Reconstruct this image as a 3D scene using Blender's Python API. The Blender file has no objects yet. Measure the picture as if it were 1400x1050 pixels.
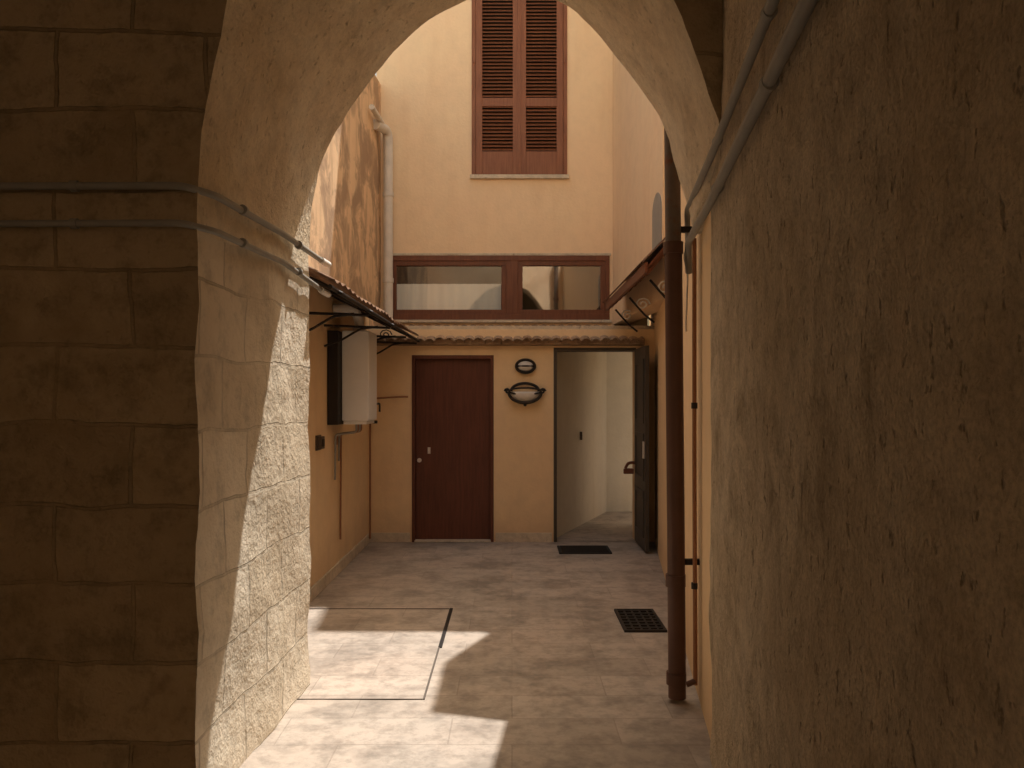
import bpy, bmesh, math, random
from mathutils import Vector, noise
random.seed(4)
F=1100.0; CH=1.55
def P(px,py,d): return Vector(((px-700)/F*d, d, CH-(py-545)/F*d))
def rw(y): return 0.417+0.127*y     # right wall line
S=bpy.context.scene
COL=S.collection
# ---------------------------------------------------------------- materials
class N:
    def __init__(s,name):
        s.m=bpy.data.materials.new(name); s.m.use_nodes=True
        s.t=s.m.node_tree; s.b=s.t.nodes['Principled BSDF']; s.L=s.t.links
        s.co=s.n('ShaderNodeTexCoord').outputs['Object']
    def n(s,t,**k):
        x=s.t.nodes.new(t)
        for a,b in k.items(): setattr(x,a,b)
        return x
    def link(s,a,b): s.L.new(a,b)
    def noise(s,scale,detail=6,rough=.6,vec=None,stretch=None,dist=0):
        x=s.n('ShaderNodeTexNoise'); x.inputs['Scale'].default_value=scale
        x.inputs['Detail'].default_value=min(detail,4); x.inputs['Roughness'].default_value=rough
        x.inputs['Distortion'].default_value=dist
        v=vec or s.co
        if stretch:
            mp=s.n('ShaderNodeMapping'); mp.inputs['Scale'].default_value=stretch
            s.link(v,mp.inputs[0]); v=mp.outputs[0]
        s.link(v,x.inputs['Vector']); return x.outputs['Fac']
    def ramp(s,f,stops):
        r=s.n('ShaderNodeValToRGB'); e=r.color_ramp.elements
        while len(e)<len(stops): e.new(.5)
        for i,(p,c) in enumerate(stops):
            e[i].position=p; e[i].color=(c,c,c,1) if isinstance(c,(int,float)) else (*c,1)
        s.link(f,r.inputs[0]); return r.outputs[0]
    def mix(s,f,a,b,mode='MIX'):
        x=s.n('ShaderNodeMix',data_type='RGBA',blend_type=mode)
        for sock,v in ((x.inputs[0],f),(x.inputs[6],a),(x.inputs[7],b)):
            if isinstance(v,(int,float)): sock.default_value=v if sock==x.inputs[0] else (v,v,v,1)
            elif isinstance(v,tuple): sock.default_value=(*v,1)
            else: s.link(v,sock)
        return x.outputs[2]
    def math(s,op,a,b=0):
        x=s.n('ShaderNodeMath',operation=op)
        for i,v in enumerate((a,b)):
            if isinstance(v,(int,float)): x.inputs[i].default_value=v
            else: s.link(v,x.inputs[i])
        return x.outputs[0]
    def axes(s,a,b):
        sp=s.n('ShaderNodeSeparateXYZ'); s.link(s.co,sp.inputs[0])
        c=s.n('ShaderNodeCombineXYZ'); s.link(sp.outputs[a],c.inputs[0]); s.link(sp.outputs[b],c.inputs[1])
        return c.outputs[0]
    def brick(s,vec,w,h,mort,warp=0.0,smooth=.3,off=.5):
        if warp:
            nz=s.n('ShaderNodeTexNoise'); nz.inputs['Scale'].default_value=2.3; nz.inputs['Detail'].default_value=3
            s.link(s.co,nz.inputs['Vector'])
            ma=s.n('ShaderNodeVectorMath',operation='SUBTRACT'); s.link(nz.outputs['Color'],ma.inputs[0]); ma.inputs[1].default_value=(.5,.5,.5)
            sc=s.n('ShaderNodeVectorMath',operation='SCALE'); s.link(ma.outputs[0],sc.inputs[0]); sc.inputs['Scale'].default_value=warp
            ad=s.n('ShaderNodeVectorMath',operation='ADD'); s.link(vec,ad.inputs[0]); s.link(sc.outputs[0],ad.inputs[1]); vec=ad.outputs[0]
        x=s.n('ShaderNodeTexBrick'); x.offset=off; s.link(vec,x.inputs['Vector'])
        x.inputs['Scale'].default_value=1; x.inputs['Brick Width'].default_value=w
        x.inputs['Row Height'].default_value=h; x.inputs['Mortar Size'].default_value=mort
        x.inputs['Mortar Smooth'].default_value=smooth
        x.inputs['Color1'].default_value=(0,0,0,1); x.inputs['Color2'].default_value=(1,1,1,1); x.inputs['Mortar'].default_value=(.5,.5,.5,1)
        return x.outputs['Color'],x.outputs['Fac']
    def out(s,col,rough=.85,bump=None,bs=.4,bd=.01,metal=0,spec=.3):
        if isinstance(col,tuple): s.b.inputs['Base Color'].default_value=(*col,1)
        else: s.link(col,s.b.inputs['Base Color'])
        if isinstance(rough,(int,float)): s.b.inputs['Roughness'].default_value=rough
        else: s.link(rough,s.b.inputs['Roughness'])
        s.b.inputs['Metallic'].default_value=metal; s.b.inputs['Specular IOR Level'].default_value=spec
        if bump is not None:
            b=s.n('ShaderNodeBump'); b.inputs['Strength'].default_value=bs; b.inputs['Distance'].default_value=bd
            s.link(bump,b.inputs['Height']); s.link(b.outputs[0],s.b.inputs['Normal'])
        return s.m

def m_stone(name,ax,c1,c2,w=.52,h=.285,mort=.006,con=.7,bd=.018):
    s=N(name); bc,bf=s.brick(s.axes(*ax),w,h,mort,.07)
    n1=s.noise(2.2,4,.65); n2=s.noise(8,4,.75)
    c=s.mix(bc,c1,c2)
    c=s.mix(con,c,s.ramp(n1,[(.3,(.6,.54,.44)),(.5,(.9,.88,.84)),(.7,(1.0,1.0,1.0))]),'MULTIPLY')
    c=s.mix(con,c,s.ramp(n2,[(.32,.5),(.5,.9),(.7,1.0)]),'MULTIPLY')
    fade=s.math('MULTIPLY',bf,s.ramp(n1,[(.38,.1),(.6,1.0)]))
    c=s.mix(s.math('MULTIPLY',fade,.5),c,tuple(x*.45 for x in c1))
    h_=s.math('SUBTRACT',s.math('MULTIPLY',n2,1.2),s.math('MULTIPLY',fade,.9))
    h_=s.math('ADD',h_,s.math('MULTIPLY',bc,.25))
    return s.out(c,.92,h_,1.0,bd,spec=.15)

def m_rough(name,base,light,dark,bd=.012,con=.5,pits=.5,grain=0):
    s=N(name)
    n1=s.noise(1.6,4,.62,dist=.4); n2=s.noise(9,4,.78)
    pit=s.noise(34,3,.65,stretch=(1,1,.6))
    pm=s.ramp(pit,[(.30,1.0),(.38,0.0)])
    c=s.mix(s.ramp(n1,[(.4,0.),(.6,1.)]),base,light)
    c=s.mix(s.ramp(s.noise(3.4,4,.7,dist=.6),[(.5,0.),(.7,.75)]),c,dark)
    c=s.mix(con,c,s.ramp(n2,[(.32,.55),(.58,1.0)]),'MULTIPLY')
    c=s.mix(s.math('MULTIPLY',pm,pits),c,tuple(x*.45 for x in dark))
    h_=s.math('ADD',s.math('MULTIPLY',n2,1.6),s.math('MULTIPLY',pit,.35)); h_=s.math('SUBTRACT',h_,s.math('MULTIPLY',pm,.5))
    h_=s.math('ADD',h_,s.math('MULTIPLY',n1,1.4))
    if grain:
        g=s.noise(90,3,.7)
        c=s.mix(grain,c,s.ramp(g,[(.35,.55),(.6,1.0)]),'MULTIPLY'); h_=s.math('ADD',h_,s.math('MULTIPLY',g,.35))
    return s.out(c,.93,h_,1.0,bd,spec=.12)

def m_plaster(name,base,stain,amt=.5,z0=None,zs=None):
    s=N(name)
    n1=s.noise(1.1,4,.6); st=s.noise(2.6,4,.6,stretch=(2.2,2.2,.35)); n3=s.noise(30,2,.6)
    c=s.mix(s.ramp(n1,[(.4,0.),(.7,.45)]),base,tuple(min(.95,x*1.08) for x in base))
    c=s.mix(s.math('MULTIPLY',s.ramp(st,[(.5,0.),(.72,1.)]),amt),c,stain)
    if z0 is not None:
        sp=s.n('ShaderNodeSeparateXYZ'); s.link(s.co,sp.inputs[0])
        zz=s.math('ADD',sp.outputs[2],s.math('MULTIPLY',s.noise(3,4,.6),-.5))
        mr=s.n('ShaderNodeMapRange'); s.link(zz,mr.inputs[0]); mr.inputs[1].default_value=-.25; mr.inputs[2].default_value=z0; mr.inputs[3].default_value=.6; mr.inputs[4].default_value=0
        c=s.mix(mr.outputs[0],c,tuple(x*.75 for x in stain))
    if zs is not None:
        pn=s.noise(2.1,4,.68,dist=.5)
        c=s.mix(s.ramp(pn,[(.44,0.),(.50,.55),(.60,.95)]),c,zs)
    c=s.mix(.3,c,s.ramp(s.noise(7,4,.7),[(.3,.8),(.6,1.)]),'MULTIPLY')
    h_=s.math('ADD',n3,s.math('MULTIPLY',n1,2.))
    return s.out(c,.9,h_,.35,.008,spec=.2)

def m_wood(name,c1,c2,rough=.5,st=(9,9,.6)):
    s=N(name); g=s.noise(5,4,.65,stretch=st); n=s.noise(2,4)
    c=s.mix(s.ramp(g,[(.35,0.),(.65,1.)]),c1,c2); c=s.mix(.4,c,s.ramp(n,[(.3,.65),(.6,1.)]),'MULTIPLY')
    return s.out(c,rough,g,.15,.004,spec=.35)
def m_paint(name,c,rough=.5,metal=0,var=.3,rust=None):
    s=N(name); n=s.noise(9,4,.65)
    cc=s.mix(var,c,s.ramp(n,[(.3,.5),(.65,1.)]),'MULTIPLY')
    if rust: cc=s.mix(s.ramp(s.noise(14,4,.7),[(.52,0.),(.66,.8)]),cc,rust)
    return s.out(cc,rough,None,metal=metal)
def m_glass(name,tr=.6):
    m=bpy.data.materials.new(name); m.use_nodes=True; t=m.node_tree; t.nodes.clear()
    o=t.nodes.new('ShaderNodeOutputMaterial'); mx=t.nodes.new('ShaderNodeMixShader')
    a=t.nodes.new('ShaderNodeBsdfTransparent'); a.inputs[0].default_value=(.85,.87,.84,1)
    g=t.nodes.new('ShaderNodeBsdfGlossy'); g.inputs['Roughness'].default_value=.03
    nz=t.nodes.new('ShaderNodeTexNoise'); nz.inputs['Scale'].default_value=1.5
    b=t.nodes.new('ShaderNodeBump'); b.inputs['Strength'].default_value=.08; t.links.new(nz.outputs[0],b.inputs['Height']); t.links.new(b.outputs[0],g.inputs['Normal'])
    mx.inputs[0].default_value=1-tr; t.links.new(a.outputs[0],mx.inputs[1]); t.links.new(g.outputs[0],mx.inputs[2]); t.links.new(mx.outputs[0],o.inputs[0]); return m

M={}
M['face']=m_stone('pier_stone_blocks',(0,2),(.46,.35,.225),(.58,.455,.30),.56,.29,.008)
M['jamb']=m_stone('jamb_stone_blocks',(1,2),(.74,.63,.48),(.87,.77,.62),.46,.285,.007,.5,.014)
M['intr']=m_rough('arch_lime_plaster',(.83,.69,.50),(.89,.78,.60),(.68,.55,.38),.012,.4,.3,.2)
M['right']=m_rough('old_tufa_wall',(.68,.55,.385),(.79,.66,.485),(.46,.355,.23),.016,.6,.6,.5)
M['peach']=m_plaster('peach_plaster',(.95,.70,.43),(.82,.58,.35),.3,.22)
M['peachU']=m_plaster('pale_peach_plaster',(.95,.70,.46),(.85,.59,.36),.35)
M['peachL']=m_plaster('weathered_peach_plaster',(.88,.62,.38),(.45,.29,.18),.6,None,(.46,.31,.20))
M['inner']=m_plaster('room_plaster',(.80,.73,.62),(.70,.61,.48),.4)
M['plain']=m_plaster('passage_plaster',(.58,.48,.34),(.40,.32,.22),.5)
def m_floor():
    s=N('stone_paving'); bc,bf=s.brick(s.axes(0,1),.78,.30,.0035,.006,.1,.37)
    n1=s.noise(.9,4,.6,dist=.5); n2=s.noise(11,4,.75)
    c=s.mix(bc,(.43,.365,.305),(.53,.455,.385))
    c=s.mix(s.ramp(n1,[(.42,0.),(.62,.6)]),c,(.56,.455,.37))
    c=s.mix(.8,c,s.ramp(n2,[(.3,.58),(.55,1.)]),'MULTIPLY')
    c=s.mix(.9,c,s.ramp(s.noise(2.6,4,.7),[(.36,.62),(.54,1.)]),'MULTIPLY')
    c=s.mix(s.math('MULTIPLY',bf,.3),c,(.2,.16,.13))
    h_=s.math('SUBTRACT',s.math('MULTIPLY',n2,.6),s.math('MULTIPLY',bf,.5))
    return s.out(c,s.ramp(n2,[(.3,.45),(.7,.8)]),h_,.6,.006,spec=.35)
M['floor']=m_floor()
M['ground']=m_rough('street_ground',(.42,.38,.32),(.48,.44,.37),(.34,.3,.25))
M['door']=m_wood('brown_door_wood',(.12,.038,.022),(.16,.052,.03),.45)
M['shut']=m_wood('shutter_wood',(.24,.085,.040),(.32,.125,.06),.5)
M['frame']=m_wood('window_frame_wood',(.15,.05,.025),(.21,.074,.035),.45)
M['tile']=m_rough('terracotta_tiles',(.38,.25,.16),(.48,.34,.23),(.22,.15,.10))
M['bounce_pale']=m_rough('pale_bounce_roof',(.82,.74,.60),(.88,.80,.66),(.72,.62,.48))  # pale colour for the unseen roof added to bounce sunlight
M['oldtile']=m_rough('weathered_brown_tiles',(.20,.10,.055),(.28,.15,.085),(.12,.07,.045))
M['iron']=m_paint('dark_iron',(.035,.03,.028),.55,.3)
M['seam']=m_paint('hatch_seam_metal',(.14,.115,.095),.6,.1)
M['gutter']=m_paint('brown_drainpipe_paint',(.12,.06,.042),.45,0,.4)
M['gutterT']=m_paint('weathered_pipe_metal',(.19,.15,.12),.6,0,.5,(.2,.08,.04))
M['grey']=m_paint('grey_pvc',(.36,.345,.31),.5,0,.3)
M['white']=m_paint('white_enamel',(.90,.89,.87),.35,0,.08)
M['cream']=m_paint('cream_pipe',(.80,.73,.64),.5,0,.3)
M['copper']=m_paint('rusty_thin_pipe',(.35,.16,.08),.6,0,.4)
M['green']=m_paint('dark_brown_grey_door_paint',(.085,.07,.056),.5,0,.3)
M['rubber']=m_paint('rubber_mat',(.03,.028,.026),.85,0,.4)
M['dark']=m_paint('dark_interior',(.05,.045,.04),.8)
M['curtain']=m_paint('white_curtain',(.95,.94,.92),.9,0,.03)
M['lampglass']=m_paint('frosted_lamp_glass',(.8,.77,.72),.3,0,.1)
M['plastic']=m_paint('brown_switch_plastic',(.10,.07,.05),.4)
M['cloth']=m_paint('red_brown_cloth',(.2,.08,.05),.9)
M['corr']=m_paint('canopy_sheet',(.26,.15,.09),.7,0,.5,(.45,.3,.2))
M['sill']=m_rough('stone_sill',(.66,.56,.44),(.74,.64,.5),(.54,.44,.32),.006)
M['glass']=m_glass('window_glass',.86); M['glass2']=m_glass('window_glass_reflecting',.6)

# ---------------------------------------------------------------- builders
def obj(name,verts,faces,mats,parent=None,mi=None,smooth=False):
    me=bpy.data.meshes.new(name); me.from_pydata([tuple(v) for v in verts],[],faces); 
    for m in (mats if isinstance(mats,(list,tuple)) else [mats]): me.materials.append(M[m])
    if mi:
        for p,i in zip(me.polygons,mi): p.material_index=i
    if smooth:
        for p in me.polygons: p.use_smooth=True
    me.update(); o=bpy.data.objects.new(name,me); COL.objects.link(o)
    if parent: o.parent=parent
    return o
def empty(name):
    e=bpy.data.objects.new(name,None); COL.objects.link(e); e.empty_display_size=.1; return e
def fixn(o):
    bm=bmesh.new(); bm.from_mesh(o.data); bmesh.ops.recalc_face_normals(bm,faces=bm.faces); bm.to_mesh(o.data); bm.free(); return o
def box(name,a,b,mat,parent=None,bev=0.0,rot=None):
    bm=bmesh.new(); bmesh.ops.create_cube(bm,size=1)
    c=(Vector(a)+Vector(b))/2; d=Vector(b)-Vector(a)
    for v in bm.verts: v.co=Vector((v.co.x*d.x,v.co.y*d.y,v.co.z*d.z))
    if bev: bmesh.ops.bevel(bm,geom=bm.edges[:],offset=bev,segments=2,affect='EDGES',profile=.6)
    if rot is not None: bmesh.ops.rotate(bm,verts=bm.verts,cent=(0,0,0),matrix=rot)
    bmesh.ops.translate(bm,verts=bm.verts,vec=c)
    bmesh.ops.recalc_face_normals(bm,faces=bm.faces)
    me=bpy.data.meshes.new(name); bm.to_mesh(me); bm.free(); me.materials.append(M[mat])
    o=bpy.data.objects.new(name,me); COL.objects.link(o)
    if parent: o.parent=parent
    return o
def tube(name,pts,r,mat,parent=None,seg=4,cyc=False,fillet=True,cap=True):
    cu=bpy.data.curves.new(name,'CURVE'); cu.dimensions='3D'; cu.bevel_depth=r; cu.bevel_resolution=seg; cu.use_fill_caps=cap
    P_=[Vector(p) for p in pts]
    if fillet and len(P_)>2 and not cyc:
        q=[P_[0]]
        for i in range(1,len(P_)-1):
            a,b,c=P_[i-1],P_[i],P_[i+1]; f=min(r*3,(a-b).length*.45,(c-b).length*.45)
            s0=b+(a-b).normalized()*f; s1=b+(c-b).normalized()*f
            for k in range(7):
                t=k/6; q.append(s0*(1-t)**2+b*2*t*(1-t)+s1*t*t)
        q.append(P_[-1]); P_=q
    sp=cu.splines.new('POLY'); sp.points.add(len(P_)-1); sp.use_cyclic_u=cyc
    for i,p in enumerate(P_): sp.points[i].co=(*p,1)
    o=bpy.data.objects.new(name,cu); COL.objects.link(o)
    dg=bpy.context.evaluated_depsgraph_get(); me=bpy.data.meshes.new_from_object(o.evaluated_get(dg))
    bpy.data.objects.remove(o); 
    me.materials.clear(); me.materials.append(M[mat])
    for p in me.polygons: p.use_smooth=True
    me.name=name; o=bpy.data.objects.new(name,me); COL.objects.link(o)
    if parent: o.parent=parent
    return o
def disp(v,a=.012,sc=3.0):
    n=noise.noise_vector(Vector(v)*sc)+noise.noise_vector(Vector(v)*sc*4)*.35
    return Vector(v)+n*a
def grid(name,A,B,C,D,nu,nv,mat,parent=None,amp=.01,sc=3):
    A,B,C,D=map(Vector,(A,B,C,D)); vs=[];fs=[]
    for j in range(nv+1):
        for i in range(nu+1):
            u,v=i/nu,j/nv; vs.append(disp((A*(1-u)+B*u)*(1-v)+(D*(1-u)+C*u)*v,amp,sc))
    for j in range(nv):
        for i in range(nu):
            a=j*(nu+1)+i; fs.append((a,a+1,a+nu+2,a+nu+1))
    return obj(name,vs,fs,mat,parent,smooth=True)
def prism(name,poly,ext,mat,parent=None):
    n=len(poly); poly=[Vector(p) for p in poly]; ext=Vector(ext)
    vs=poly+[p+ext for p in poly]
    fs=[tuple(range(n)),tuple(range(2*n-1,n-1,-1))]+[(i,(i+1)%n,n+(i+1)%n,n+i) for i in range(n)]
    return fixn(obj(name,vs,fs,mat,parent))

# ---------------------------------------------------------------- ground
obj('ground',[(-200,-200,-.03),(200,-200,-.03),(200,200,-.03),(-200,200,-.03)],[(0,1,2,3)],'ground')
grid('stone_paving',(-2.7,-4,0),(1.9,-4,0),(1.9,8.75,0),(-2.7,8.75,0),70,180,'floor',None,.003,2)

# ---------------------------------------------------------------- archway
H=4.3
arch=empty('stone_archway')
farpx=[(423,300),(428,270),(440,228),(460,183),(485,140),(515,100),(550,62),(590,28),(640,0),(700,-14),(760,0),(800,30),(835,68),(865,107),(892,152),(915,200),(930,245),(940,288),(945,320)]
nearpx=[(268,215),(275,170),(290,90),(300,40),(308,0),(330,-65),(375,-135),(440,-200),(530,-247),(620,-262),(710,-245),(790,-195),(850,-130),(895,-65),(925,0),(945,55),(965,115),(980,165),(985,195)]
far=[P(x,y,4.35+(4.02-4.35)*(x-423)/522) for x,y in farpx]
near=[P(x,y,2.96+(3.16-2.96)*(x-268)/717) for x,y in nearpx]
def resample(pts,n):
    L=[0]
    for a,b in zip(pts,pts[1:]): L.append(L[-1]+(b-a).length)
    out=[]
    for k in range(n+1):
        t=L[-1]*k/n; i=0
        while i<len(L)-2 and L[i+1]<t: i+=1
        f=(t-L[i])/(L[i+1]-L[i])
        p0=pts[max(i-1,0)];p1=pts[i];p2=pts[i+1];p3=pts[min(i+2,len(pts)-1)]
        out.append(.5*((2*p1)+(p2-p0)*f+(2*p0-5*p1+4*p2-p3)*f*f+(3*p1-p0-3*p2+p3)*f**3))
    return out
NA=70; NJ=36; ND=24; NR=14
nearA=resample(near,NA); farA=resample(far,NA)
jn=[Vector((nearA[0].x,nearA[0].y,nearA[0].z*i/NJ)) for i in range(NJ)]
jf=[Vector((farA[0].x,farA[0].y,farA[0].z*i/NJ)) for i in range(NJ)]
nn=jn+nearA; ff=jf+farA
endn=nearA[-1]+Vector((.15,0,0)); endf=farA[-1]+Vector((.15,0,0)); nn=nn+[endn]; ff=ff+[endf]
vs=[];fs=[];mi=[]
W=len(nn)
for k in range(ND+1):
    t=k/ND
    for i in range(W):
        p=nn[i].lerp(ff[i],t)
        vs.append(disp(p,.02,2.6))
for k in range(ND):
    for i in range(W-1):
        fs.append((k*W+i,(k+1)*W+i,(k+1)*W+i+1,k*W+i+1)); mi.append(0 if i<NJ-4 else 1)
fixn(obj('jamb_and_intrados',vs,fs,['jamb','intr'],arch,mi,True))
def face_part(name,prof,xl,xr,mats,sgn):
    vs=[];fs=[]
    def g(rows):
        b=len(vs); n=len(rows[0])
        for r in rows:
            for p in r: vs.append(disp(p,.02,2.6))
        for j in range(len(rows)-1):
            for i in range(n-1):
                fs.append((b+j*n+i,b+j*n+i+1,b+(j+1)*n+i+1,b+(j+1)*n+i))
    A=prof[NJ]; zs=[p.z for p in prof[:NJ]]+[A.z+(H-A.z)*k/NR for k in range(NR+1)]
    g([[Vector((xl+(A.x-xl)*i/24,A.y,z)) for i in range(25)] for z in zs])
    a=prof[NJ:NJ+NA+1]
    g([[Vector((p.x,p.y,p.z+(H-p.z)*k/NR)) for p in a] for k in range(NR+1)])
    E=a[-1]
    g([[Vector((E.x+(xr-E.x)*i/6,E.y,E.z+(H-E.z)*k/NR)) for i in range(7)] for k in range(NR+1)])
    return fixn(obj(name,vs,fs,mats,arch,None,True))
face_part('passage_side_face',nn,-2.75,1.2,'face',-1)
face_part('courtyard_side_face',ff,-2.0,1.3,'peachU',1)

# conduits on left pier
cd=empty('electrical_conduit')
for k,(zf,r) in enumerate(((2.315,.014),(2.18,.013))):
    c0=nearA[0]
    yoff=.052
    pts=[(-2.6,2.96-yoff,zf),( -1.62,2.955-yoff,zf+.002),(c0.x-.03,2.96-yoff,zf+.005),(c0.x+.045,3.03,zf-.0),(-1.12+.03,3.85,zf+.02),(-1.055,4.52,zf+(.0 if k==0 else -.03))]
    tube('conduit_run_%d'%k,pts,r,'grey',cd)
    tube('conduit_end_%d'%k,[(-1.056,4.45,zf+(.0 if k==0 else -.03)),(-1.05,4.6,zf+(.0 if k==0 else -.035))],r*1.35,'white',cd)
    for (x,y) in ((-1.58,2.906),(-1.115,3.3),(-1.085,4.05)):
        rr=r*1.5
        if y<3: tube('saddle_clip',[(x-.012,y,zf+.002),(x+.012,y,zf+.002)],rr,'grey',cd)
        else: tube('saddle_clip',[(x+.012,y-.012,zf+.008),(x+.012,y+.012,zf+.008)],rr,'grey',cd)
cd2=empty('electrical_conduit.001')
for k,(z,r,ye) in enumerate(((2.335,.018,4.05),(2.51,.015,4.1))):
    pts=[(rw(-1.5)-.03,-1.5,z),(rw(1.5)-.032,1.5,z+.004),(rw(3.2)-.035,3.2,z-.004),(rw(ye)-.045,ye,z),(rw(ye+.12)-.03,ye+.12,z-.13)]
    tube('conduit_run_%d'%k,pts,r,'grey',cd2)
    for y in (.9,2.0,3.0): tube('saddle_clip',[(rw(y)-.032,y-.012,z),(rw(y)-.032,y+.012,z)],r*1.25,'grey',cd2)
tube('thin_cable',[(rw(4.1)-.03,4.12,2.4),(rw(4.1)-.05,4.15,2.28),(rw(4.1)-.02,4.2,2.2),(rw(4.1)-.03,4.2,1.9)],.005,'cream',cd2)

# ---------------------------------------------------------------- passage
YR=-3.0
pw=empty('passage_wall')
grid('rough_stone_face',(rw(YR),YR,-.02),(rw(3.5),3.5,-.02),(rw(3.5),3.5,H),(rw(YR),YR,H),160,110,'right',pw,.018,2.2)
grid('stone_end_return',(rw(3.5),3.5,-.02),(rw(3.5)+.08,3.51,-.02),(rw(3.5)+.08,3.51,H),(rw(3.5),3.5,H),3,110,'right',pw,.018,2.2)
prism('wall_core',[(rw(YR)+.05,YR,-.02),(rw(3.4)+.05,3.4,-.02),(rw(3.4)+.05,3.4,H),(rw(YR)+.05,YR,H)],(.35,0,0),'plain',pw)
pl=empty('passage_house')
box('wall_panel',(-2.95,YR,-.02),(-2.6,3,H),'plain',pl)
box('rear_pier_left',(-2.95,YR-.3,-.02),(-1.7,YR,H),'plain',pl)
box('rear_lintel',(-1.7,YR-.3,3.1),(.6,YR,H),'plain',pl)
box('passage_ceiling',(-2.95,YR-.3,H),(1.4,3.3,H+.25),'plain',pl)
prism('bounce_roof',[(-7,3.9,4.56),(-7,3.9,4.70),(-7,-2.2,9.6),(-7,-2.2,9.4),(-7,3.3,4.56)],(13,0,0),'bounce_pale',pl)  # unseen roof added to reflect sunlight onto the court's back wall
prism('added_gable_left',[(-6.9,3.2,4.55),(-6.9,-2.1,9.2),(-6.9,-3.3,9.2),(-6.9,-3.3,4.55)],(.25,0,0),'plain',pl)  # gables and rear wall close off the added roof
prism('added_gable_right',[(5.7,3.2,4.55),(5.7,-2.1,9.2),(5.7,-3.3,9.2),(5.7,-3.3,4.55)],(.25,0,0),'plain',pl)
box('added_rear_wall',(-6.9,-3.35,4.56),(5.95,-3.1,9.2),'peachU',pl)
of=empty('unseen_street_house')  # unseen house opposite, added to bounce sunlight into the passage
box('facade',(-9,-8.6,-.02),(9,-8.2,5.5),'peachU',of)
box('cornice',(-9,-8.2,5.3),(9,-8.05,5.5),'sill',of,.02)
for xx in (-5,-1.5,2.2,5.5):
    box('window_frame',(xx,-8.2,1.1),(xx+1.1,-8.15,2.7),'sill',of,.01); box('window_shutter',(xx+.1,-8.16,1.2),(xx+1.0,-8.12,2.6),'shut',of,.01)

# ---------------------------------------------------------------- courtyard right wall
cr=empty('courtyard_side_wall')
def rp(y,z,o=.02): return (rw(y)+o,y,z)
tops=[(9.9,11.6),(8.98,10.9),(7.21,5.6),(6.86,6.4),(5.97,6.0),(5.29,4.27),(3.45,4.17)]
prism('plastered_wall',[rp(3.45,-.02),rp(9.9,-.02)]+[rp(y,z) for y,z in tops],(.12,0,0),'peach',cr)
prism('upper_oblique_wall',[(1.302,6.95,2.42),(1.19,9.48,2.42),(1.19,9.48,9.5),(1.25,8.2,7.3),(1.302,7.1,5.4),(1.302,6.95,5.4)],(.2,0,0),'peachU',cr)
ar=[(6.98,2.84),(7.34,2.84)]+[(7.16+.18*math.cos(a),3.2+.18*math.sin(a)) for a in [math.pi*k/10 for k in range(11)]]
prism('niche_window',[(1.302-.112/2.53*(y-6.95)-.006,y,z) for y,z in ar],(.02,0,0),'grey',cr)

# ---------------------------------------------------------------- courtyard left wall
cl=empty('courtyard_boundary_wall')
prism('plastered_wall',[(-1.55,4.2,-.02),(-1.55,9.9,-.02),(-1.55,9.9,5.3),(-1.55,8,5.1),(-1.55,4.2,4.4)],(-.4,0,0),'peachL',cl)
grid('lower_render',(-1.546,4.3,-.01),(-1.546,8.7,-.01),(-1.546,8.7,2.45),(-1.546,4.3,2.45),50,30,'peach',cl,.0015,3)
box('skirting',(-1.548,4.35,0),(-1.53,8.69,.1),'sill',cl,.003)

# ---------------------------------------------------------------- courtyard house
hs=empty('plastered_house')
YB=8.7; YU=9.5
D1=(-1.083,-.198,2.02); D2=(.45,1.34,2.10)
def seg(n,x0,x1,z0,z1): return box(n,(x0,YB,z0),(x1,YB+.25,z1),'peach',hs)
seg('wall_left',-1.55,D1[0],-.02,2.3); seg('wall_mid',D1[1],D2[0],-.02,2.3)
seg('wall_over_door',D1[0],D1[1],D1[2],2.3); seg('wall_over_opening',D2[0],D2[1],D2[2],2.3)
seg('wall_right',D2[1],1.6,-.02,2.3)
for a,b in ((-1.53,D1[0]-.02),(D1[1]+.02,D2[0]-.02)): box('skirting',(a,YB-.018,0),(b,YB+.001,.10),'sill',hs,.003)
wx0,wx1,wz0,wz1=-1.47,1.15,2.48,3.235
sx0,sx1,sz0,sz1=-.475,.65,4.17,6.5
TOP=10.6
def useg(n,x0,x1,z0,z1): return box(n,(x0,YU,z0),(x1,YU+.3,z1),'peachU',hs)
useg('upper_a',-1.6,wx0,2.2,TOP); useg('upper_b',wx1,1.6,2.2,TOP); useg('upper_c',wx0,wx1,2.2,wz0); 
useg('upper_d',wx0,sx0,wz1,TOP); useg('upper_e',sx1,wx1,wz1,TOP); useg('upper_f',sx0,sx1,wz1,sz0); useg('upper_g',sx0,sx1,sz1,TOP)
box('ledge_slab',(-1.55,8.72,2.3),(1.6,YU,2.34),'sill',hs)
vs=[];fs=[]
def tile(x,y0,z0,y1,z1,r,up=True,n=6):
    b=len(vs)
    for (y,z,rr) in ((y0,z0,r),(y1,z1,r*.85)):
        for sgn in (0,1):
            for k in range(n+1):
                a=math.pi*k/n; q=rr-(.012 if sgn else 0)
                vs.append(Vector((x+q*math.cos(a),y,z+q*math.sin(a)*(.55 if up else -.55))))
    m=n+1
    for k in range(n):
        fs.append((b+k,b+k+1,b+2*m+k+1,b+2*m+k)); fs.append((b+m+k,b+3*m+k,b+3*m+k+1,b+m+k+1))
        fs.append((b+k,b+m+k,b+m+k+1,b+k+1))
x=-1.5
while x<1.38:
    j=random.uniform(-.015,.015)
    tile(x,8.53+j,2.165+random.uniform(-.008,.008),9.1,2.30,.052); tile(x,8.98+j,2.29,9.5,2.40,.052)
    tile(x+.052,8.56-j,2.19,9.1,2.32,.048,False); x+=.104
fixn(obj('roof_tile_ledge',vs,fs,'tile',hs,None,True))
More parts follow.
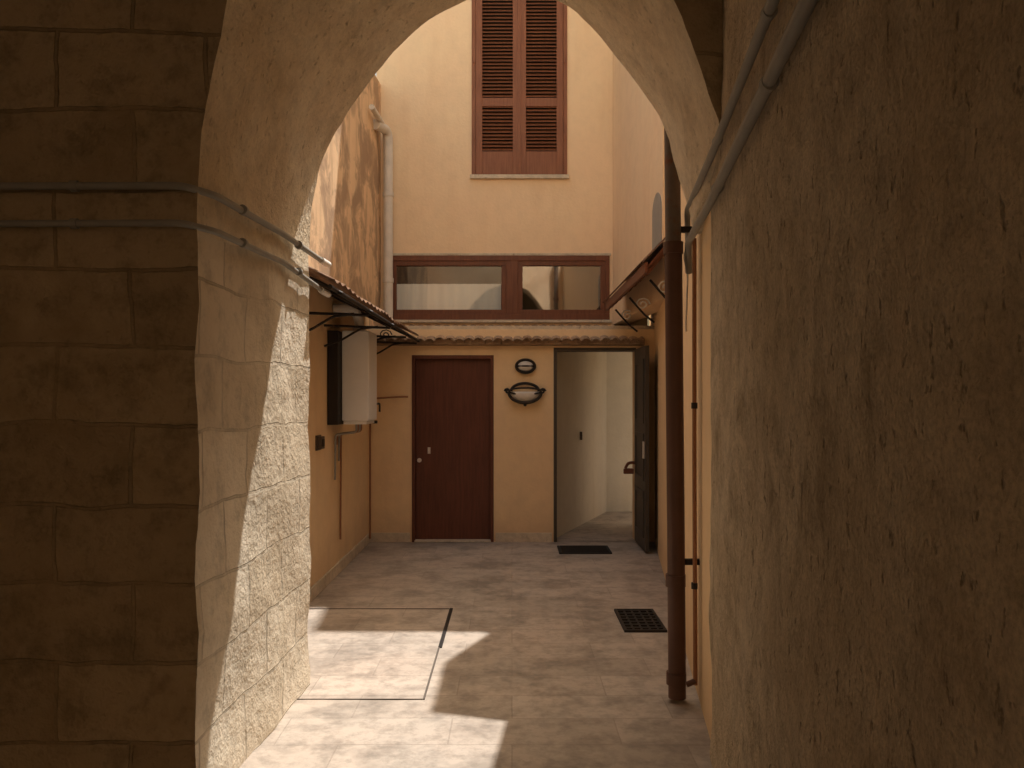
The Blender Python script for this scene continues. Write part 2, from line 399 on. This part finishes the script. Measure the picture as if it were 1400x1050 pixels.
prism('ledge_mortar',[(-1.55,8.60,2.13),(-1.55,8.72,2.12),(-1.55,9.49,2.36),(-1.55,9.49,2.38),(-1.55,8.61,2.185)],(2.97,0,0),'tile',hs)
x0,x1,zt=D1
dr=hs
box('door_leaf',(x0+.035,YB+.06,.015),(x1-.035,YB+.105,zt-.04),'door',dr,.004)
for n,a,b in (('door_jamb_l',(x0+.001,YB-.012,0),(x0+.035,YB+.12,zt)),('door_jamb_r',(x1-.035,YB-.012,0),(x1-.001,YB+.12,zt)),('door_head',(x0+.035,YB-.011,zt-.04),(x1-.035,YB+.12,zt-.001))):
    box(n,a,b,'door',dr,.003)
box('door_sill',(x0+.03,YB-.03,.002),(x1-.03,YB+.06,.02),'sill',dr,.003)
tube('door_lock',[(x0+.075,YB+.06,.88),(x0+.075,YB+.045,.88)],.024,'cream',dr)
tube('door_knob',[(x0+.18,YB+.06,.975),(x0+.18,YB+.03,.975)],.012,'cream',dr)
box('door_knob_plate',(x0+.165,YB+.052,.95),(x0+.195,YB+.061,1.02),'cream',dr,.003)
for n,a,b in (('opening_jamb',(D2[0]+.001,YB-.01,0),(D2[0]+.035,YB+.2,D2[2])),('opening_head',(D2[0]+.035,YB-.009,D2[2]-.035),(D2[1],YB+.2,D2[2]-.001))):
    box(n,a,b,'green',hs,.003)
rm=hs
grid('room_floor',(.2,8.74,.004),(3.2,8.74,.004),(3.2,11.2,.004),(.2,11.2,.004),10,10,'floor',rm,0)
prism('room_diagonal_wall',[(.5,8.95,0),(1.29,11.0,0),(1.29,11.0,2.2),(.5,8.95,2.2)],(-.2,0.05,0),'inner',rm)
box('room_rear_wall',(1.1,11.0,0),(3.3,11.2,2.2),'inner',rm)
box('room_side_wall',(3.0,8.9,0),(3.2,11.0,2.2),'inner',rm)
box('room_ceiling',(.2,8.96,2.2),(2.35,11.2,2.28),'inner',rm)
box('light_switch',(.82,9.72,1.05),(.85,9.76,1.15),'plastic',rm,.003,None)
lf=hs
box('open_leaf',(1.325,8.0,.02),(1.365,8.70,2.08),'green',lf,.004)
for z0,z1 in ((.15,.62),(.72,1.2),(1.3,1.95)):
    for a,b in (((1.315,8.08,z0),(1.325,8.12,z1)),((1.315,8.58,z0),(1.325,8.62,z1)),((1.316,8.12,z1-.04),(1.325,8.58,z1)),((1.316,8.12,z0),(1.325,8.58,z0+.04))): box('leaf_moulding',a,b,'green',lf)
box('leaf_lock',(1.31,8.04,.95),(1.325,8.09,1.12),'cream',lf,.003)
tube('leaf_handle',[(1.32,8.66,.86),(1.25,8.66,.86),(1.22,8.66,.80)],.016,'cloth',lf)
box('leaf_handle_block',(1.20,8.64,.74),(1.31,8.68,.80),'cloth',lf,.012)
mid=(sx0+sx1)/2
def shutter(a,b,tag):
    y0,y1=YU-.035,YU+.005
    st=.075
    z0,z1=sz0+.02,sz1-.03
    box('shutter_stile_'+tag,(a,y0,z0),(a+st,y1,z1),'shut',hs,.003); box('shutter_stile2_'+tag,(b-st,y0,z0),(b,y1,z1),'shut',hs,.003)
    rails=[(z0,z0+.27),(z0+.80,z0+.90),(z1-.1,z1)]
    for r0,r1 in rails: box('shutter_rail_'+tag,(a+st,y0+.002,r0),(b-st,y1-.002,r1),'shut',hs,.003)
    V=[];Fc=[]
    for (r0,r1) in ((rails[0][1],rails[1][0]),(rails[1][1],rails[2][0])):
        z=r0+.01
        while z<r1-.015:
            bb=len(V)
            for xx in (a+st,b-st):
                V.extend([Vector((xx,y0+.004,z)),Vector((xx,y0+.010,z+.004)),Vector((xx,y1+.008,z+.036)),Vector((xx,y1+.002,z+.038))])
            Fc.extend([(bb,bb+1,bb+5,bb+4),(bb+1,bb+2,bb+6,bb+5),(bb+2,bb+3,bb+7,bb+6),(bb+3,bb,bb+4,bb+7)]); z+=.042
    fixn(obj('shutter_louvres_'+tag,V,Fc,'shut',hs))
shutter(sx0+.05,mid-.004,'l'); shutter(mid+.004,sx1-.05,'r')
box('shutter_astragal',(mid-.018,YU-.047,sz0+.02),(mid+.018,YU-.0355,sz1-.03),'shut',hs,.003)
for n,a,b in (('sh_frame_l',(sx0,YU-.02,sz0),(sx0+.047,YU+.1,sz1)),('sh_frame_r',(sx1-.047,YU-.02,sz0),(sx1,YU+.1,sz1)),('sh_frame_t',(sx0+.047,YU-.02,sz1-.027),(sx1-.047,YU+.1,sz1))): box(n,a,b,'shut',hs,.003)
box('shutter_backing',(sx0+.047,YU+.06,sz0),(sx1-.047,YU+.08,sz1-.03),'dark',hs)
box('window_sill',(sx0-.02,YU-.05,sz0-.03),(sx1+.02,YU+.1,sz0+.015),'sill',hs,.004)
for z in (4.6,5.5):
    for xx in (sx0+.03,sx1-.03): box('shutter_hinge',(xx-.012,YU-.04,z),(xx+.012,YU-.034,z+.07),'shut',hs)
fy0,fy1=YU-.02,YU+.08
def fr(n,a,b,c,d,o=0): box(n,(a,fy0+o,c),(b,fy1,d),'frame',hs,.004)
fr('win_head',wx0,wx1,wz1-.06,wz1); fr('win_bottom',wx0,wx1,wz0,wz0+.07)
fr('win_l',wx0,wx0+.05,wz0+.07,wz1-.06); fr('win_r',wx1-.05,wx1,wz0+.07,wz1-.06); fr('win_mull',-.07,.07,wz0+.07,wz1-.06,.004)
for a,b in ((wx0+.05,-.07),(.07,wx1-.05)):
    o=.012; z0,z1=wz0+.07,wz1-.06
    fr('sash_t',a,b,z1-.055,z1,o); fr('sash_b',a,b,z0,z0+.05,o); fr('sash_l',a,a+.055,z0+.05,z1-.055,o); fr('sash_r',b-.055,b,z0+.05,z1-.055,o)
    g='glass' if a<0 else 'glass2'
    obj('pane',[(a+.05,YU+.03,z0+.04),(b-.05,YU+.03,z0+.04),(b-.05,YU+.03,z1-.05),(a+.05,YU+.03,z1-.05)],[(0,1,2,3)],g,hs)
V=[];Fc=[]
for i in range(61):
    xx=wx0+.1+(1.24)*i/60; yy=YU+.042+.005*math.sin(i*1.1)
    V+= [Vector((xx,yy,2.55)),Vector((xx,yy,2.91))]
for i in range(60): Fc.append((2*i,2*i+2,2*i+3,2*i+1))
obj('half_curtain',V,Fc,'curtain',hs,None,True)
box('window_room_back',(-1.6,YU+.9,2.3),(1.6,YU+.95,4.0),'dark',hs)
box('window_room_floor',(-1.6,YU+.3,2.3),(1.6,YU+.9,2.4),'sill',hs)
box('window_room_top',(-1.6,YU+.3,3.5),(1.6,YU+.95,3.6),'inner',hs)
box('window_room_side',(1.55,YU+.3,2.4),(1.6,YU+.9,3.5),'inner',hs); box('window_room_side2',(-1.6,YU+.3,2.4),(-1.55,YU+.9,3.5),'inner',hs)
box('window_lintel_trim',(wx0-.02,YU-.014,wz1+.003),(wx1+.02,YU+.001,wz1+.03),'sill',hs,.003)
box('window_ledge_trim',(wx0-.02,YU-.05,wz0-.035),(wx1+.02,YU+.001,wz0-.003),'sill',hs,.004)

# ---------------------------------------------------------------- lamps on the wall
bl=empty('bulkhead_wall_lamp')
def ring(n,cx,cy,cz,a,b,r,mat,par,seg=28,a0=0,a1=2*math.pi,cyc=True):
    k=seg if cyc else seg+1
    pts=[(cx+a*math.cos(a0+(a1-a0)*i/seg),cy,cz+b*math.sin(a0+(a1-a0)*i/seg)) for i in range(k)]
    return tube(n,pts,r,mat,par,4,cyc,False)
def dome(n,c,rx,ry,rz,mat,par,zcut=None):
    bm=bmesh.new(); bmesh.ops.create_uvsphere(bm,u_segments=24,v_segments=14,radius=1)
    for v in bm.verts: v.co=Vector((v.co.x*rx,v.co.y*ry,(v.co.z if zcut is None else min(v.co.z,zcut))*rz))+Vector(c)
    me=bpy.data.meshes.new(n); bm.to_mesh(me); bm.free(); me.materials.append(M[mat])
    for p in me.polygons: p.use_smooth=True
    o=bpy.data.objects.new(n,me); COL.objects.link(o); o.parent=par; return o
lx,lz=.145,1.9
dome('back_plate',(lx,YB-.01,lz),.115,.03,.085,'iron',bl)
dome('glass_bowl',(lx,YB-.035,lz),.085,.05,.055,'lampglass',bl)
ring('guard_ring',lx,YB-.045,lz,.10,.07,.014,'iron',bl)
tube('guard_bar',[(lx-.095,YB-.045,lz),(lx,YB-.09,lz),(lx+.095,YB-.045,lz)],.010,'iron',bl)
sc=empty('wrought_iron_wall_sconce')
cx,cz=.14,1.60
dome('glass_bowl',(cx,YB-.03,cz+.01),.16,.09,.10,'lampglass',sc,.15)
ring('rim',cx,YB-.09,cz+.03,.17,.035,.010,'iron',sc)
ring('lower_band',cx,YB-.085,cz+.02,.175,.115,.016,'iron',sc,20,math.pi,2*math.pi,False)
ring('upper_arc',cx,YB-.03,cz+.03,.15,.085,.015,'iron',sc,20,0,math.pi,False)
for s_ in (-1,1):
    sp=[(cx+s_*(.19-.0)+.03*(1-t/14)*math.cos(t*.75)*s_,YB-.05,cz+.03+.03*(1-t/14)*math.sin(t*.75)) for t in range(13)]
    tube('scroll',sp,.011,'iron',sc,4,False,False)
dome('finial',(cx,YB-.06,cz-.11),.018,.018,.022,'iron',sc)

# ---------------------------------------------------------------- boiler
bo=empty('wall_boiler')
box('casing',(-1.45,6.85,1.36),(-1.22,7.27,2.13),'white',bo,.012)
box('casing_base',(-1.44,6.87,1.33),(-1.24,7.25,1.358),'white',bo,.004)
box('dark_panel',(-1.543,6.72,1.33),(-1.455,7.3,2.12),'iron',bo,.004)  # dark panel between the casing and the wall
tube('flue_pipe',[(-1.33,7.0,2.13),(-1.33,7.0,2.24),(-1.37,6.95,2.33),(-1.54,6.95,2.33)],.042,'white',bo)
tube('flue_collar',[(-1.33,7.0,2.13),(-1.33,7.0,2.16)],.055,'white',bo)
for i,(yy,zz) in enumerate(((6.93,.85),(7.0,1.15),(7.08,1.0),(7.15,.3))):
    tube('service_pipe_%d'%i,[(-1.34,yy,1.34),(-1.34,yy,1.26),(-1.52,yy,1.24),(-1.525,yy,zz)],.009,'copper' if i%2 else 'grey',bo)
sb=empty('electrical_switch_box')
box('cover',(-1.53,6.33,1.15),(-1.50,6.45,1.25),'plastic',sb,.006); box('rocker',(-1.50,6.36,1.17),(-1.493,6.42,1.23),'iron',sb,.002)
box('backplate',(-1.545,6.32,1.14),(-1.53,6.46,1.26),'plastic',sb,.003)
cp=empty('gas_pipe')
tube('riser',[(-1.52,8.62,.05),(-1.52,8.62,1.55),(-1.2,8.66,1.57),(-1.12,8.66,1.57)],.010,'copper',cp)
tube('valve',[(-1.5,8.6,1.3),(-1.44,8.6,1.3)],.016,'iron',cp)
tube('branch',[(-1.3,7.3,1.5),(-1.3,7.9,1.5),(-1.3,7.9,1.42)],.010,'iron',cp)
# ---------------------------------------------------------------- left canopy
ca=empty('iron_canopy')
V=[];Fc=[]; n=150
for i in range(n+1):
    y=4.40+(8.45-4.40)*i/n; w=.008*math.sin(i*1.15)
    for (xx,zz) in ((-1.54,2.47),(-1.27,2.34),(-.98,2.20)):
        for th in (0,.007): V.append(Vector((xx,y,zz+w+th+.025*noise.noise(Vector((xx*2,y*2,0))))))
for i in range(n):
    for k in range(2):
        a=i*6+2*k; Fc+= [(a,a+2,a+8,a+6),(a+1,a+7,a+9,a+3)]
    Fc+= [(i*6+4,i*6+5,i*6+11,i*6+10)]
for i in (0,n): 
    for k in range(2): a=i*6+2*k; Fc.append((a,a+1,a+3,a+2))
fixn(obj('corrugated_sheet',V,Fc,'corr',ca,None,True))
tube('outer_rail',[(-1.0,4.42,2.165),(-1.0,8.5,2.165)],.014,'iron',ca)
tube('mid_rail',[(-1.27,4.42,2.30),(-1.27,8.5,2.30)],.011,'iron',ca)
tube('wall_rail',[(-1.53,4.42,2.43),(-1.53,8.5,2.43)],.012,'iron',ca)
for y in (4.6,5.6,6.6,7.6,8.45):
    tube('rafter',[(-1.54,y,2.425),(-.97,y,2.15)],.011,'iron',ca)
    if y<5: continue
    tube('bracket_tie',[(-1.54,y,2.15),(-1.0,y,2.13)],.010,'iron',ca)
    tube('bracket_strut',[(-1.54,y,1.98),(-1.4,y,2.03),(-1.25,y,2.12),(-1.1,y,2.14)],.009,'iron',ca)
    spn=[(-1.33+.07*(1-t/18)*math.cos(t*.7),y,2.22+.06*(1-t/18)*math.sin(t*.7)) for t in range(15)]
    if y>8: tube('bracket_scroll',spn,.006,'iron',ca,3,False,False)
# ---------------------------------------------------------------- right awning
aw=empty('tiled_awning')
prism('wooden_deck',[(1.30,6.1,2.88),(1.03,6.1,2.56),(1.03,6.1,2.535),(1.30,6.1,2.85)],(0,2.55,0),'frame',aw)
box('fascia_board',(1.005,6.08,2.50),(1.028,8.66,2.585),'frame',aw,.004)
for i in range(9):
    y=6.15+i*.31; prism('rafter',[(1.29,y,2.85),(1.035,y,2.53),(1.035,y,2.49),(1.29,y,2.79)],(0,.05,0),'frame',aw)
vs=[];fs=[]
y=6.12
while y<8.65:
    b=len(vs)
    for (xx,zz) in ((1.30,2.90),(.985,2.575)):
        for k in range(7):
            a=math.pi*k/6; vs.append(Vector((xx,y+.05*math.cos(a),zz+.02*math.sin(a))))
    for k in range(6): fs.append((b+k,b+k+1,b+8+k,b+7+k))
    y+=.105
obj('awning_tiles',vs,fs,'oldtile',aw,None,True)
for y in (6.3,7.4,8.4):
    tube('iron_bracket',[(1.31,y,2.25),(1.22,y,2.32),(1.08,y,2.48)],.010,'iron',aw)
    tube('bracket_scroll',[(1.2+.07*(1-t/18)*math.cos(t*.7),y,2.42+.06*(1-t/18)*math.sin(t*.7)) for t in range(15)],.007,'white',aw,3,False,False)
# ---------------------------------------------------------------- drain pipes
dp=empty('drainpipe')
px_,py_=.838,4.12
tube('lower_pipe',[(px_-.012+.02,py_,.02),(px_,py_,1.0),(px_-.012,py_,2.32)],.045,'gutter',dp,8,fillet=False)
tube('upper_pipe',[(px_-.012,py_,2.30),(px_-.02,py_+.01,3.2),(px_-.02,py_+.02,4.15)],.040,'gutterT',dp,8,fillet=False)
for z in (.12,.62,2.32,3.4): tube('collar',[(px_+.004-.007*z,py_,z-.03),(px_+.004-.007*z,py_,z+.03)],.051,'gutter',dp,8)
for z in (.7,2.4): box('wall_strap',(px_,py_-.012,z),(rw(py_)+.03,py_+.012,z+.03),'iron',dp)
wp=empty('water_pipe')
tube('riser',[(rw(4.05)-.015,4.02,.12),(rw(4.05)-.02,4.02,1.2),(rw(4.05)-.02,4.02,2.35)],.011,'copper',wp,fillet=False)
tube('elbow',[(rw(4.05)-.015,4.02,.14),(rw(4.05)-.06,4.02,.12)],.014,'gutter',wp)
for z in (.6,1.5): tube('clip',[(rw(4.05)-.02,4.02,z),(rw(4.05)-.02,4.02,z+.03)],.016,'iron',wp)
dp2=empty('drainpipe.001')
tube('pipe',[(-1.53,9.0,4.62),(-1.44,9.35,4.66),(-1.44,9.36,4.4),(-1.44,9.36,2.45)],.055,'cream',dp2,8)
for z in (2.9,3.9): tube('collar',[(-1.44,9.36,z),(-1.44,9.36,z+.05)],.064,'cream',dp2,8)
tube('inlet',[(-1.5,8.6,4.67),(-1.47,9.3,4.68)],.03,'cream',dp2)
# ---------------------------------------------------------------- floor fittings
ht=empty('pavement_hatch')
box('slot_side',(-.459,4.14,.0),(-.449,5.0,.006),'seam',ht); box('slot_top',(-1.5,5.922,.0),(-.462,5.93,.005),'seam',ht); box('slot_front',(-1.5,4.14,.0),(-.46,4.145,.005),'seam',ht)
box('slot_shadow',(-.459,5.0,.0),(-.435,5.93,.008),'iron',ht,.002)  # dark strip standing in for the thick shadow along the slot
gr=empty('floor_drain_grate')
gx0,gx1,gy0,gy1=.745,1.03,5.33,5.88
for a,b in (((gx0,gy0,0),(gx1,gy0+.025,.016)),((gx0,gy1-.025,0),(gx1,gy1,.016)),((gx0,gy0+.025,0),(gx0+.02,gy1-.025,.016)),((gx1-.02,gy0+.025,0),(gx1,gy1-.025,.016))): box('rim',a,b,'iron',gr,.002)
box('pit',(gx0+.02,gy0+.025,.0),(gx1-.02,gy1-.025,.005),'rubber',gr)
for i in range(7): yy=gy0+.06+i*.072; box('bar',(gx0+.02,yy,.004),(gx1-.02,yy+.018,.014),'iron',gr)
for i in range(4): xx=gx0+.06+i*.055; box('cross_bar',(xx,gy0+.025,.005),(xx+.014,gy1-.025,.0125),'iron',gr)
dm=empty('doormat')
box('mat',(.47,8.02,.0),(1.0,8.42,.014),'rubber',dm,.005)
for i in range(12): box('rib',(.50,8.05+i*.03,.013),(.97,8.062+i*.03,.019),'rubber',dm)

# ---------------------------------------------------------------- light
w=bpy.data.worlds.new('World'); S.world=w; w.use_nodes=True; nt=w.node_tree
bg=nt.nodes['Background']; sky=nt.nodes.new('ShaderNodeTexSky'); sky.sky_type='NISHITA'; sky.sun_disc=False
d=Vector((-.8,-1,-3.0)).normalized()
el=math.asin(-d.z); sky.sun_elevation=el; sky.sun_rotation=math.atan2(.8,1)
sky.dust_density=10; sky.air_density=2.4; sky.ozone_density=.5
nt.links.new(sky.outputs[0],bg.inputs[0]); bg.inputs[1].default_value=.15
sl=bpy.data.lights.new('sun','SUN'); sl.energy=5; sl.angle=math.radians(.5); sl.color=(1,.97,.92)
so=bpy.data.objects.new('sun',sl); COL.objects.link(so); so.rotation_euler=d.to_track_quat('-Z','Y').to_euler(); so.location=(3,12,14)
c=bpy.data.cameras.new('camera'); co=bpy.data.objects.new('camera',c); COL.objects.link(co)
co.location=(0,0,CH); co.rotation_euler=(math.radians(90),0,0); c.sensor_width=36; c.lens=36*F/1400; c.shift_y=20/1400; c.clip_end=1000; c.clip_start=.05
S.camera=co
S.view_settings.view_transform='Standard'; S.view_settings.look='None'; S.view_settings.exposure=0
